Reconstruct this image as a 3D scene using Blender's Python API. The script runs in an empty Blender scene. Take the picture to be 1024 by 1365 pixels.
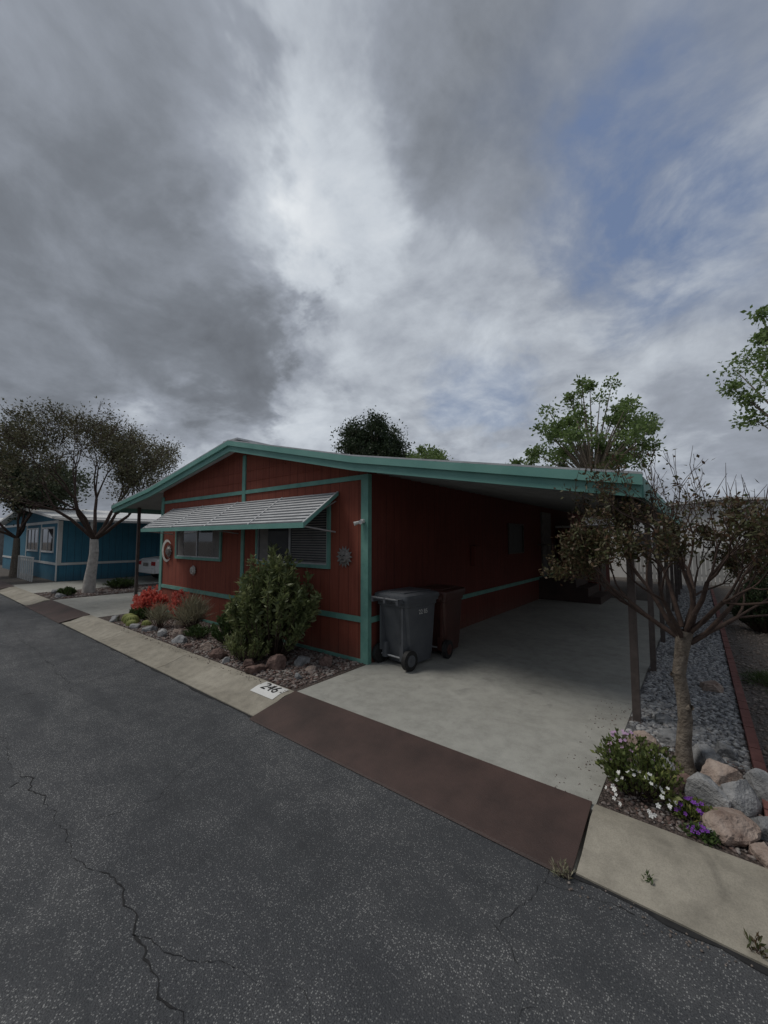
import bpy, bmesh, math, random
import numpy as np
from mathutils import Vector, Matrix, noise as mnoise
random.seed(7); rng=np.random.default_rng(7)
scene=bpy.context.scene
COL=scene.collection

# ------------------------------------------------------------------ node helpers
def newmat(name):
    m=bpy.data.materials.new(name); m.use_nodes=True
    nt=m.node_tree; nt.nodes.clear()
    out=nt.nodes.new('ShaderNodeOutputMaterial'); b=nt.nodes.new('ShaderNodeBsdfPrincipled')
    nt.links.new(b.outputs[0],out.inputs[0])
    return m,nt,b
def L(nt,a,b): nt.links.new(a,b)
def val(nt,x,sock):
    if isinstance(x,(int,float)): sock.default_value=x
    elif isinstance(x,(tuple,list)): sock.default_value=x
    else: nt.links.new(x,sock)
def math_(nt,op,a,b=0.0,c=None,clamp=False):
    n=nt.nodes.new('ShaderNodeMath'); n.operation=op; n.use_clamp=clamp
    val(nt,a,n.inputs[0]); val(nt,b,n.inputs[1])
    if c is not None: val(nt,c,n.inputs[2])
    return n.outputs[0]
def noise_(nt,vec,scale,detail=4,rough=.55,dist=0,color=False):
    n=nt.nodes.new('ShaderNodeTexNoise'); n.inputs['Scale'].default_value=scale
    n.inputs['Detail'].default_value=detail; n.inputs['Roughness'].default_value=rough; n.inputs['Distortion'].default_value=dist
    if vec is not None: L(nt,vec,n.inputs['Vector'])
    return n.outputs['Color' if color else 'Fac']
def ramp_(nt,fac,stops,interp='LINEAR'):
    r=nt.nodes.new('ShaderNodeValToRGB'); r.color_ramp.interpolation=interp
    e=r.color_ramp.elements
    while len(e)<len(stops): e.new(.5)
    for i,(p,c) in enumerate(stops):
        e[i].position=p
        if isinstance(c,(int,float)): c=(c,c,c)
        e[i].color=(c[0],c[1],c[2],1)
    L(nt,fac,r.inputs[0]); return r.outputs[0]
def mix_(nt,fac,a,b,mode='MIX'):
    n=nt.nodes.new('ShaderNodeMix'); n.data_type='RGBA'; n.blend_type=mode
    val(nt,fac,n.inputs[0])
    for x,s in ((a,n.inputs[6]),(b,n.inputs[7])):
        if isinstance(x,tuple): s.default_value=(x[0],x[1],x[2],1)
        else: L(nt,x,s)
    return n.outputs[2]
def mr_(nt,x,a,b,c=0,d=1,smooth=False):
    n=nt.nodes.new('ShaderNodeMapRange'); n.interpolation_type='SMOOTHSTEP' if smooth else 'LINEAR'
    val(nt,x,n.inputs[0])
    for i,v in enumerate((a,b,c,d)): n.inputs[i+1].default_value=v
    return n.outputs[0]
def pos_(nt):
    return nt.nodes.new('ShaderNodeNewGeometry').outputs['Position']
def bump_(nt,b,h,strength=.4,dist=.01):
    n=nt.nodes.new('ShaderNodeBump'); n.inputs['Strength'].default_value=strength; n.inputs['Distance'].default_value=dist
    L(nt,h,n.inputs['Height']); L(nt,n.outputs[0],b.inputs['Normal'])
def simple(name,c1,c2,scale=3,rough=.7,bump=0.0,bscale=60,metal=0,detail=4,bd=.005):
    m,nt,b=newmat(name); p=pos_(nt)
    f=noise_(nt,p,scale,detail,.65)
    col=ramp_(nt,f,[(.3,c1),(.7,c2)])
    L(nt,col,b.inputs['Base Color']); b.inputs['Roughness'].default_value=rough; b.inputs['Metallic'].default_value=metal
    if bump: bump_(nt,b,noise_(nt,p,bscale,3,.6),bump,bd)
    return m
def leafmat(name,cols,rough=.6,trans=.25):
    m,nt,b=newmat(name)
    g=nt.nodes.new('ShaderNodeNewGeometry')
    n=noise_(nt,g.outputs['Position'],1.6,2,.6)
    f=math_(nt,'ADD',math_(nt,'MULTIPLY',g.outputs['Random Per Island'],.6),math_(nt,'MULTIPLY',mr_(nt,n,.3,.7),.4))
    st=[(i/(len(cols)-1),c) for i,c in enumerate(cols)]
    col=ramp_(nt,f,st)
    L(nt,col,b.inputs['Base Color']); b.inputs['Roughness'].default_value=rough
    t=nt.nodes.new('ShaderNodeBsdfTranslucent'); L(nt,col,t.inputs[0])
    mx=nt.nodes.new('ShaderNodeMixShader'); mx.inputs[0].default_value=trans
    out=[n for n in nt.nodes if n.type=='OUTPUT_MATERIAL'][0]
    L(nt,b.outputs[0],mx.inputs[1]); L(nt,t.outputs[0],mx.inputs[2]); L(nt,mx.outputs[0],out.inputs[0])
    return m
def islandmat(name,cols,rough=.85):
    m,nt,b=newmat(name)
    g=nt.nodes.new('ShaderNodeNewGeometry')
    n=noise_(nt,g.outputs['Position'],30,2,.6)
    col=ramp_(nt,g.outputs['Random Per Island'],[(i/(len(cols)-1),c) for i,c in enumerate(cols)])
    col=mix_(nt,.6,col,ramp_(nt,n,[(.3,.45),(.7,1.0)]),'MULTIPLY')
    L(nt,col,b.inputs['Base Color']); b.inputs['Roughness'].default_value=rough
    return m

# ------------------------------------------------------------------ mesh helpers
def empty(name,loc=(0,0,0)):
    e=bpy.data.objects.new(name,None); e.location=loc; COL.objects.link(e); return e
def par(o,p):
    if p is not None:
        o.parent=p; o.matrix_parent_inverse=Matrix.Translation(p.location).inverted()
def mesh(name,verts,faces,mat,parent=None,smooth=False):
    me=bpy.data.meshes.new(name); me.from_pydata([tuple(v) for v in verts],[],faces); me.update()
    o=bpy.data.objects.new(name,me); COL.objects.link(o)
    if isinstance(mat,(list,tuple)):
        for m in mat: me.materials.append(m)
    elif mat: me.materials.append(mat)
    if smooth: me.polygons.foreach_set('use_smooth',[True]*len(me.polygons))
    par(o,parent); return o
def npmesh(name,V,F,mat,parent=None,smooth=False):
    me=bpy.data.meshes.new(name); k=F.shape[1]; m=len(F)
    me.vertices.add(len(V)); me.vertices.foreach_set('co',V.astype(np.float32).ravel())
    me.loops.add(m*k); me.loops.foreach_set('vertex_index',F.astype(np.int32).ravel())
    me.polygons.add(m); me.polygons.foreach_set('loop_start',np.arange(0,m*k,k,dtype=np.int32))
    me.polygons.foreach_set('loop_total',np.full(m,k,dtype=np.int32))
    if smooth: me.polygons.foreach_set('use_smooth',np.ones(m,dtype=bool))
    me.update(calc_edges=True); me.validate()
    o=bpy.data.objects.new(name,me); COL.objects.link(o)
    if mat: me.materials.append(mat)
    par(o,parent); return o
BF=[(0,3,2,1),(4,5,6,7),(0,1,5,4),(1,2,6,5),(2,3,7,6),(3,0,4,7)]
def boxv(x0,x1,y0,y1,z0,z1):
    return [(x0,y0,z0),(x1,y0,z0),(x1,y1,z0),(x0,y1,z0),(x0,y0,z1),(x1,y0,z1),(x1,y1,z1),(x0,y1,z1)]
def box(name,x0,x1,y0,y1,z0,z1,mat,parent=None,bevel=0):
    o=mesh(name,boxv(x0,x1,y0,y1,z0,z1),BF,mat,parent)
    if bevel:
        md=o.modifiers.new('b','BEVEL'); md.width=bevel; md.segments=2
    return o
def boxes(name,lst,mat,parent=None):
    V=[];F=[]
    for b in lst:
        n=len(V); V+=boxv(*b); F+=[tuple(i+n for i in f) for f in BF]
    return mesh(name,V,F,mat,parent)
def prismY(name,poly,y0,y1,mat,parent=None):
    n=len(poly); V=[(x,y0,z) for x,z in poly]+[(x,y1,z) for x,z in poly]
    F=[tuple(range(n)),tuple(range(2*n-1,n-1,-1))]+[(i,n+i,n+(i+1)%n,(i+1)%n) for i in range(n)]
    return mesh(name,V,F,mat,parent)
def prismX(name,poly,x0,x1,mat,parent=None):
    n=len(poly); V=[(x0,y,z) for y,z in poly]+[(x1,y,z) for y,z in poly]
    F=[tuple(range(n-1,-1,-1)),tuple(range(n,2*n))]+[(i,(i+1)%n,n+(i+1)%n,n+i) for i in range(n)]
    return mesh(name,V,F,mat,parent)
def strip(name,pts,h0,h1,y0,y1,mat,parent=None):
    V=[];F=[]
    for x,z in pts:
        V+=[(x,y0,z+h0),(x,y0,z+h1),(x,y1,z+h1),(x,y1,z+h0)]
    for i in range(len(pts)-1):
        a=i*4;b=a+4
        for k in range(4):
            k2=(k+1)%4; F.append((a+k,b+k,b+k2,a+k2))
    F.append((0,1,2,3)); e=(len(pts)-1)*4; F.append((e+3,e+2,e+1,e))
    return mesh(name,V,F,mat,parent)
def cyl(name,p0,p1,r,mat,parent=None,seg=16,r1=None):
    p0=Vector(p0);p1=Vector(p1);d=(p1-p0).normalized(); u=d.orthogonal().normalized(); w=d.cross(u)
    r1=r if r1 is None else r1
    V=[p0+(u*math.cos(2*math.pi*i/seg)+w*math.sin(2*math.pi*i/seg))*r for i in range(seg)]
    V+=[p1+(u*math.cos(2*math.pi*i/seg)+w*math.sin(2*math.pi*i/seg))*r1 for i in range(seg)]
    F=[(i,(i+1)%seg,seg+(i+1)%seg,seg+i) for i in range(seg)]+[tuple(range(seg-1,-1,-1)),tuple(range(seg,2*seg))]
    return mesh(name,V,F,mat,parent)
def tubes(name,segs,mat,parent=None,k=6):
    n=len(segs)
    P0=np.array([s[0] for s in segs]);P1=np.array([s[1] for s in segs]);R0=np.array([s[2] for s in segs]);R1=np.array([s[3] for s in segs])
    D=P1-P0; D/= (np.linalg.norm(D,axis=1,keepdims=True)+1e-9)
    ref=np.where(np.abs(D[:,2:3])>.9,np.array([[1,0,0]]),np.array([[0,0,1]]))
    U=np.cross(D,ref); U/=np.linalg.norm(U,axis=1,keepdims=True)+1e-9; W=np.cross(D,U)
    V=np.zeros((n,2*k,3))
    for i in range(k):
        a=2*math.pi*i/k; o=U*math.cos(a)+W*math.sin(a)
        V[:,i]=P0+o*R0[:,None]; V[:,k+i]=P1+o*R1[:,None]
    F=np.array([[i,(i+1)%k,k+(i+1)%k,k+i] for i in range(k)])
    F=(F[None]+(np.arange(n)*2*k)[:,None,None]).reshape(-1,4)
    return npmesh(name,V.reshape(-1,3),F,mat,parent,smooth=True)
def leaves(name,C,D,Ln,Wd,mat,parent=None):
    n=len(C); R=rng.normal(size=(n,3)); S=np.cross(D,R); S/=np.linalg.norm(S,axis=1,keepdims=True)+1e-9
    N=np.cross(D,S)
    l=Ln*(.6+.8*rng.random((n,1))); w=Wd*(.6+.8*rng.random((n,1)))
    V=np.stack([C,C+D*l*.45+S*w*.5+N*w*.12,C+D*l,C+D*l*.45-S*w*.5+N*w*.12],1).reshape(-1,3)
    F=np.arange(n*4).reshape(n,4)
    return npmesh(name,V,F,mat,parent)
def unit(n):
    v=rng.normal(size=(n,3)); return v/np.linalg.norm(v,axis=1,keepdims=True)
ICO=None
def stones(name,P,size,mat,flat=.6,parent=None):
    global ICO
    if ICO is None:
        bm=bmesh.new(); bmesh.ops.create_icosphere(bm,subdivisions=1,radius=1)
        ICO=(np.array([v.co[:] for v in bm.verts]),np.array([[v.index for v in f.verts] for f in bm.faces])); bm.free()
    V0,F0=ICO; n=len(P); k=len(V0)
    V=V0[None]*(1+.28*rng.normal(size=(n,k,1)))
    V=V*(np.array([1,1,flat])[None,None]*(.7+.6*rng.random((n,1,3))))
    a=rng.random(n)*6.28; c=np.cos(a)[:,None];s=np.sin(a)[:,None]
    x=V[...,0]*c-V[...,1]*s; y=V[...,0]*s+V[...,1]*c
    V=np.stack([x,y,V[...,2]],-1)*size[:,None,None]+P[:,None,:]
    F=(F0[None]+(np.arange(n)*k)[:,None,None]).reshape(-1,3)
    return npmesh(name,V.reshape(-1,3),F,mat,parent)
def rock(x,y,z,sx,sy,sz,mat,seed):
    rnd=random.Random(seed*17+3)
    bm=bmesh.new(); bmesh.ops.create_icosphere(bm,subdivisions=4,radius=1)
    o=Vector((seed*3.1,seed*1.7,seed*.9)); planes=[]
    for i in range(13):
        n=Vector((rnd.gauss(0,1),rnd.gauss(0,1),rnd.gauss(0,1))).normalized(); planes.append((n,rnd.uniform(.5,.88)))
    for v in bm.verts:
        c=v.co.normalized()
        for n,d in planes:
            k=c.dot(n)
            if k>d: c=c-n*(k-d)*.95
        f=1+.10*mnoise.noise(c*2.2+o)+.05*mnoise.noise(c*6+o)+.03*mnoise.noise(c*14+o)
        c=c*f*1.15
        v.co=Vector((c.x*sx,c.y*sy,max(c.z,-.6)*sz))
    a=seed*1.3
    for v in bm.verts:
        v.co=Vector((v.co.x*math.cos(a)-v.co.y*math.sin(a)+x,v.co.x*math.sin(a)+v.co.y*math.cos(a)+y,v.co.z+z+sz*.35))
    me=bpy.data.meshes.new('rock'); bm.to_mesh(me); bm.free(); me.materials.append(mat)
    ob=bpy.data.objects.new('rock',me); COL.objects.link(ob); return ob

# ------------------------------------------------------------------ materials
def nt_sep(nt,c,i=0):
    s=nt.nodes.new('ShaderNodeSeparateColor'); L(nt,c,s.inputs[0]); return s.outputs[i]
def asphalt():
    m,nt,b=newmat('asphalt'); p=pos_(nt)
    mp=nt.nodes.new('ShaderNodeMapping'); mp.inputs['Scale'].default_value=(.45,1.3,1); L(nt,p,mp.inputs[0])
    big=noise_(nt,mp.outputs[0],.9,4,.6,.6); mid=noise_(nt,p,3.2,6,.75); fine=noise_(nt,p,150,2,.75)
    v=nt.nodes.new('ShaderNodeTexVoronoi'); v.inputs['Scale'].default_value=125; L(nt,p,v.inputs['Vector'])
    rnd=nt_sep(nt,v.outputs['Color'])
    sp=math_(nt,'MULTIPLY',math_(nt,'GREATER_THAN',rnd,.74),math_(nt,'LESS_THAN',v.outputs['Distance'],.42))
    t=math_(nt,'ADD',math_(nt,'MULTIPLY',big,.5),math_(nt,'MULTIPLY',mid,.5))
    base=ramp_(nt,t,[(.38,(.058,.061,.066)),(.47,(.078,.082,.088)),(.53,(.097,.10,.105)),(.62,(.13,.132,.135))])
    col=mix_(nt,mr_(nt,fine,.35,.62,.0,.75),base,(.022,.024,.027))
    wear=mr_(nt,t,.42,.58,.35,1.0)
    col=mix_(nt,math_(nt,'MULTIPLY',sp,math_(nt,'MULTIPLY',wear,.85)),col,(.33,.33,.32))
    # tar-sealed smooth areas
    seal=ramp_(nt,noise_(nt,mp.outputs[0],1.7,5,.6,1.0),[(.56,0.0),(.60,1.0)])
    col=mix_(nt,math_(nt,'MULTIPLY',nt_sep(nt,seal),.45),col,(.045,.048,.053))
    L(nt,col,b.inputs['Base Color']); b.inputs['Roughness'].default_value=.85
    bump_(nt,b,math_(nt,'ADD',math_(nt,'MULTIPLY',v.outputs['Distance'],-.8),fine),.8,.006); return m
def concrete(name,c1,c2,stain=.4):
    m,nt,b=newmat(name); p=pos_(nt)
    a=noise_(nt,p,.8,6,.65,.5); s=noise_(nt,p,7,5,.7); f=noise_(nt,p,140,2,.6)
    col=ramp_(nt,a,[(.32,c1),(.68,c2)])
    col=mix_(nt,stain,col,ramp_(nt,s,[(.3,.5),(.6,1.0)]),'MULTIPLY')
    st=ramp_(nt,noise_(nt,p,1.9,4,.6,1.2),[(.30,.55),(.40,1.0)])
    col=mix_(nt,stain,col,st,'MULTIPLY')
    col=mix_(nt,.4,col,ramp_(nt,f,[(.3,.5),(.6,1.0)]),'MULTIPLY')
    L(nt,col,b.inputs['Base Color']); b.inputs['Roughness'].default_value=.8
    bump_(nt,b,math_(nt,'ADD',f,s),.3,.003); return m
def siding(name,c1,c2,pitch=.2,dirt=(.16,.11,.08)):
    m,nt,b=newmat(name); p=pos_(nt)
    s=nt.nodes.new('ShaderNodeSeparateXYZ'); L(nt,p,s.inputs[0])
    u=math_(nt,'ADD',s.outputs[0],s.outputs[1])
    fr=math_(nt,'FRACT',math_(nt,'MULTIPLY',u,1/pitch))
    gr=math_(nt,'LESS_THAN',fr,.05)
    mp=nt.nodes.new('ShaderNodeMapping'); mp.inputs['Scale'].default_value=(14,14,.8); L(nt,p,mp.inputs[0])
    grain=noise_(nt,mp.outputs[0],1.6,6,.75); blot=noise_(nt,p,1.3,5,.65)
    col=ramp_(nt,math_(nt,'ADD',math_(nt,'MULTIPLY',grain,.6),math_(nt,'MULTIPLY',blot,.4)),[(.36,c1),(.64,c2)])
    fleck=ramp_(nt,noise_(nt,mp.outputs[0],7,3,.7),[(.60,0.0),(.72,1.0)])
    col=mix_(nt,math_(nt,'MULTIPLY',nt_sep(nt,fleck),.45),col,(.10,.05,.04))
    low=mr_(nt,s.outputs[2],.1,.45,.65,0)
    col=mix_(nt,math_(nt,'MULTIPLY',low,noise_(nt,p,6,4,.6)),col,dirt)
    col=mix_(nt,math_(nt,'MULTIPLY',gr,.6),col,(.03,.01,.008))
    L(nt,col,b.inputs['Base Color']); b.inputs['Roughness'].default_value=.85
    bump_(nt,b,math_(nt,'SUBTRACT',math_(nt,'MULTIPLY',grain,.4),gr),.6,.007); return m
def gravelbase(name,cols,scale=55):
    m,nt,b=newmat(name); p=pos_(nt)
    v=nt.nodes.new('ShaderNodeTexVoronoi'); v.inputs['Scale'].default_value=scale; L(nt,p,v.inputs['Vector'])
    r=nt_sep(nt,v.outputs['Color'])
    col=ramp_(nt,r,[(i/(len(cols)-1),c) for i,c in enumerate(cols)])
    sh=ramp_(nt,v.outputs['Distance'],[(.2,1.0),(.75,.3)])
    col=mix_(nt,.9,col,sh,'MULTIPLY')
    col=mix_(nt,.5,col,ramp_(nt,noise_(nt,p,1.5,4,.6),[(.3,.6),(.7,1.0)]),'MULTIPLY')
    L(nt,col,b.inputs['Base Color']); b.inputs['Roughness'].default_value=.9
    bump_(nt,b,math_(nt,'MULTIPLY',v.outputs['Distance'],-1.0),.8,.015); return m
M_asph=asphalt()
M_drive=concrete('driveway_concrete',(.34,.335,.30),(.44,.435,.395),.45)
M_curb=concrete('curb_concrete',(.27,.245,.195),(.43,.395,.325),.6)
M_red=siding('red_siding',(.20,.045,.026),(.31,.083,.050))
M_redshade=siding('red_shaded_siding',(.115,.024,.015),(.18,.042,.028))  # red siding darkened to paint the carport's shade into the side wall
M_teal=simple('teal_trim',(.11,.28,.235),(.19,.40,.335),5,.6,.25,70)
M_tealf=simple('teal_fascia',(.13,.32,.275),(.19,.40,.345),2,.5,.1,40)
M_ceil=simple('carport_ceiling',(.22,.225,.22),(.30,.305,.30),2,.6)
M_grey=simple('grey_siding',(.35,.35,.34),(.45,.45,.44),2,.6)
M_white=simple('white_paint',(.60,.60,.58),(.74,.74,.72),4,.5)
M_alum=simple('aluminium',(.40,.41,.42),(.58,.59,.6),8,.4,metal=.3)
M_rust=simple('rusty_ramp_plate',(.034,.021,.018),(.085,.050,.042),2.0,.6,.45,120,detail=10)
M_post=simple('brown_post',(.065,.05,.045),(.12,.095,.085),12,.6,.2)
M_roof=simple('roof_metal',(.5,.5,.49),(.62,.62,.6),1.5,.5)
M_gbin=simple('grey_bin_plastic',(.075,.082,.092),(.10,.107,.118),6,.5,.12,200)
M_bbin=simple('brown_bin_plastic',(.055,.020,.015),(.08,.03,.023),6,.45,.12,200)
M_rub=simple('rubber',(.01,.01,.01),(.022,.022,.022),10,.7)
M_bark=simple('bark',(.10,.078,.06),(.26,.22,.175),22,.9,.9,60,bd=.015)
M_barkp=simple('pale_bark',(.34,.31,.28),(.55,.52,.48),10,.9,.4,50)
M_twig=simple('twig_bark',(.035,.022,.018),(.10,.065,.05),20,.9)
M_soil=gravelbase('soil_gravel',[(.05,.035,.028),(.12,.085,.07),(.2,.16,.14),(.085,.06,.05)],70)
M_tan=gravelbase('tan_gravel',[(.13,.11,.09),(.22,.19,.17),(.17,.15,.13)],60)
M_greyg=gravelbase('grey_gravel',[(.12,.12,.125),(.3,.3,.3),(.2,.2,.21)],60)
M_st_red=islandmat('bed_stones',[(.09,.05,.04),(.2,.13,.11),(.3,.27,.25),(.12,.08,.07),(.4,.37,.34)])
M_st_grey=islandmat('grey_stones',[(.14,.14,.15),(.34,.34,.34),(.55,.55,.54),(.22,.23,.25),(.42,.40,.38)])
M_st_tan=islandmat('tan_stones',[(.12,.10,.085),(.24,.20,.17),(.19,.155,.14),(.32,.28,.25)])
M_rock_p=simple('pink_rock',(.17,.11,.085),(.50,.41,.35),7,.9,.8,45,bd=.02,detail=8)
M_rock_g=simple('grey_rock',(.11,.115,.12),(.40,.40,.40),7,.9,.8,45,bd=.02,detail=8)
M_rock_r=simple('dark_red_rock',(.09,.055,.045),(.25,.165,.14),12,.9,.8,45,bd=.02,detail=8)
M_crack=simple('crack_dark',(.012,.012,.013),(.03,.03,.03),20,1)
M_brick=simple('edging_brick',(.13,.05,.042),(.21,.09,.075),9,.9,.3,80)
M_blue=siding('blue_siding',(.035,.15,.23),(.06,.22,.32),.25,(.1,.12,.14))
mg,ntg,bg=newmat('window_glass'); pg=pos_(ntg)
L(ntg,ramp_(ntg,noise_(ntg,pg,1.2,3),[(.4,(.03,.035,.04)),(.7,(.09,.095,.10))]),bg.inputs['Base Color'])
bg.inputs['Roughness'].default_value=.05; bg.inputs['Specular IOR Level'].default_value=1.0
M_glass=mg
M_curt=simple('curtain',(.16,.15,.145),(.26,.25,.24),6,.9)

# ------------------------------------------------------------------ ground, road, kerb
box('ground',-250,250,-250,250,-1.0,-.03,M_tan)
mesh('road',[(-120,-4.6,0),(60,-4.6,0),(60,2.47,0),(-120,2.47,0)],[(0,1,2,3)],M_asph)
box('yard_ground',-120,60,2.95,90,-.03,.088,M_tan)
box('far_yard_ground',-120,60,-60,-5.1,-.03,.088,M_tan)
PROF=[(2.46,-.02),(2.46,.012),(2.60,.028),(2.72,.062),(2.82,.094),(2.85,.102),(2.99,.108),(2.99,-.02)]
def curbrun(xa,xb,n_,mirror=False):
    V=[];F=[]; step=(xb-xa)/n_
    for i in range(n_):
        x0=xa+i*step+.006; x1=xa+(i+1)*step-.006; n=len(V); k=len(PROF)
        pr=[(-2.13-y,z) for y,z in PROF] if mirror else PROF
        V+=[(x0,y,z) for y,z in pr]+[(x1,y,z) for y,z in pr]
        F+=[tuple(range(n,n+k)),tuple(range(n+2*k-1,n+k-1,-1))]+[(n+i_,n+k+i_,n+k+(i_+1)%k,n+(i_+1)%k) for i_ in range(k)]
    return V,F
cv=[];cf=[]
for a in ((-10.95,-3.675,3),(-.61,14,5),(-19.6,-14.55,2),(-90,-23.5,23)):
    V,F=curbrun(*a); n=len(cv); cv+=V; cf+=[tuple(i+n for i in f) for f in F]
V,F=curbrun(-60,30,30,True); n=len(cv); cv+=V; cf+=[tuple(i+n for i in f) for f in F]
curb=mesh('curb',cv,cf,M_curb)
seamV=[];seamF=[]
for i in range(300):
    x=-22+i*.1; w=.010+.03*random.random()**2; y=2.452
    seamV+=[(x,y-w,.004),(x,y+.006,.004)]
    if i: n=len(seamV); seamF.append((n-4,n-2,n-1,n-3))
mesh('gutter_seam',seamV,seamF,M_crack)
def crack(pts,w):
    V=[];F=[];first=True
    for (x0,y0),(x1,y1) in zip(pts[:-1],pts[1:]):
        n=max(3,int(math.hypot(x1-x0,y1-y0)/.025))
        for j in range(n):
            t=j/n; x=x0+(x1-x0)*t; y=y0+(y1-y0)*t
            dx,dy=x1-x0,y1-y0; l=math.hypot(dx,dy); nx,ny=-dy/l,dx/l
            o=.08*mnoise.noise(Vector((x*1.5,y*1.5,3)))+.045*mnoise.noise(Vector((x*7,y*7,1)))+.02*mnoise.noise(Vector((x*22,y*22,1)))+random.uniform(-.003,.003)
            ww=w*(.15+random.random()*.9)*(.3 if mnoise.noise(Vector((x*2.3,y*2,9)))<-.1 else 1)
            V+=[(x+nx*(o-ww),y+ny*(o-ww),.003),(x+nx*(o+ww),y+ny*(o+ww),.003)]
            if not first: k=len(V); F.append((k-4,k-2,k-1,k-3))
            first=False
    return V,F
CV=[];CF=[]
for pts,w in (([(-14,.7),(-9,.85),(-5,.73),(-3,.8),(-2.25,.81),(-1.68,.815),(-.5,.8),(3,.7)],.006),
              ([(-2.15,.8),(-1.75,1.0),(-1.35,1.12),(-.9,1.0)],.0018),([(-.72,2.44),(-.74,2.15),(-.85,1.9)],.005),([(-.74,2.3),(-.5,2.4),(-.3,2.42)],.004),([(-.85,1.9),(-.6,1.7),(-.7,1.4)],.0018),
              ([(-6.5,.8),(-6.2,1.5),(-6.4,2.4)],.004),([(-4.2,-.6),(-3.9,.1),(-4.1,.75)],.004),([(-12,1.7),(-8,1.6),(-6,1.5)],.004),([(.2,.9),(.5,1.6),(.35,2.4)],.003),([(-3.2,.8),(-3.1,1.3),(-3.5,1.9),(-3.4,2.4)],.0018)):
    V,F=crack(pts,w); n=len(CV); CV+=V; CF+=[tuple(i+n for i in f) for f in F]
mesh('road_cracks',CV,CF,M_crack)

def slabs(name,x0,x1,ys,mat,z=.1):
    return boxes(name,[(x0,x1,a+.004,b-.004,-.02,z) for a,b in zip(ys[:-1],ys[1:])],mat)
slabs('driveway',-3.68,-.6,[2.93,5.0,8.0,11.0,13.4],M_drive)
slabs('driveway',-14.5,-10.55,[2.93,5.5,8.5,12,15],M_drive)
slabs('driveway',-20.4,-16.8,[2.93,6,9,12,15],M_drive)
prismX('ramp_plate',[(2.40,.006),(2.985,.108),(2.985,.120),(2.41,.018)],-3.67,-.62,M_rust)
prismX('ramp_plate',[(2.42,.006),(2.985,.108),(2.985,.120),(2.43,.018)],-14.4,-11.0,M_rust)
prismX('ramp_plate',[(2.42,.006),(2.985,.108),(2.985,.120),(2.43,.018)],-23.4,-19.7,M_rust)
boxes('curb_fill',[(-3.674,-.611,2.47,2.929,-.02,.0045),(-14.54,-10.96,2.47,2.929,-.02,.0045),(-23.49,-19.61,2.47,2.929,-.02,.0045)],M_curb)
np_=empty('house_number_sign',(-4.0,2.86,.1))
mesh('plate',[(-4.19,2.74,.0745),(-3.76,2.74,.0745),(-3.76,2.82,.0985),(-4.19,2.82,.0985),(-4.19,2.85,.106),(-3.76,2.85,.106),(-4.19,2.97,.1115),(-3.76,2.97,.1115)],[(0,1,2,3),(3,2,5,4),(4,5,7,6)],M_white,np_)
tc=bpy.data.curves.new('number','FONT'); tc.body='246'; tc.size=.19; tc.extrude=.0005; tc.align_x='CENTER'; tc.align_y='CENTER'
to=bpy.data.objects.new('number',tc); COL.objects.link(to); to.location=(-3.975,2.875,.1115); to.rotation_euler=(math.radians(6),0,0)
tc.materials.append(M_rub); par(to,np_)

box('planting_bed',-10.5,-3.69,2.992,4.27,.0,.1,M_soil)
box('gravel_bed',-.595,.25,4.2,30,.0,.104,M_greyg)
box('planting_bed',-.595,.75,2.992,4.196,.0,.104,M_soil)
box('planting_bed',-16.75,-14.55,2.992,14,.0,.1,M_soil)
boxes('brick_edging',[(.255,.325,3.3+i*.235,3.3+i*.235+.225,.02,.150+.006*random.random()) for i in range(60)],M_brick)
def scatter(n,x0,x1,y0,y1,z,s0,s1,name,mat):
    P=np.stack([rng.uniform(x0,x1,n),rng.uniform(y0,y1,n),np.full(n,z)],1); s=rng.uniform(s0,s1,n)
    return stones(name,P,s,mat)
scatter(7000,-9.6,-3.75,3.02,4.22,.105,.008,.028,'gravel',M_st_red)
scatter(6500,-.57,.24,4.1,9,.108,.010,.026,'gravel',M_st_grey)
scatter(3000,-.57,.24,9,16,.108,.014,.03,'gravel',M_st_grey)
scatter(5000,.34,3.0,4.2,12,.092,.010,.024,'gravel',M_st_tan)
scatter(2200,-.57,.72,3.02,4.2,.108,.005,.018,'gravel',M_st_red)
scatter(1500,-16.7,-14.6,3.05,6,.105,.015,.04,'gravel',M_st_red)
scatter(260,-.62,6,2.30,2.46,.004,.003,.008,'grit',M_st_tan)
scatter(120,-.9,-.6,3.0,5,.102,.003,.007,'grit',M_st_red)
scatter(160,-9,-3.7,2.86,2.99,.110,.003,.009,'grit',M_st_red)

# ------------------------------------------------------------------ main house
HX0,HX1,HY0,HY1=-10.5,-3.69,4.27,18.0
H=empty('mobile_home',(-7,11,0))
RP=[(-13.0,2.78),(-10.5,3.08),(-6.9,3.70),(-3.69,2.98),(-.37,2.39)]
def rz(x):
    for (a,za),(b,zb) in zip(RP[:-1],RP[1:]):
        if a<=x<=b: return za+(zb-za)*(x-a)/(b-a)
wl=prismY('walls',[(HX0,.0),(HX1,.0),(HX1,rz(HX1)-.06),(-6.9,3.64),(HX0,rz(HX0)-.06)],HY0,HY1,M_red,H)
wl.data.materials.append(M_redshade); 
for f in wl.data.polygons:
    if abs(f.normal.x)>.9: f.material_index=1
strip('roof',[(-10.6,rz(-10.6)),(-6.9,3.70),(-3.6,rz(-3.6))],-.055,0,4.0,18.3,M_roof,H)
box('roof_ridge_cap',-7.15,-6.65,3.96,18.3,3.70,3.735,M_alum,H)
strip('left_awning_roof',[(-13.0,2.78),(-10.605,rz(-10.605))],-.05,-.004,4.0,15,M_ceil,H)
strip('carport_roof',[(-3.595,rz(-3.595)),(-.40,rz(-.40))],-.14,-.004,4.0,18,M_ceil,H)
V=[];F=[]
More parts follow.
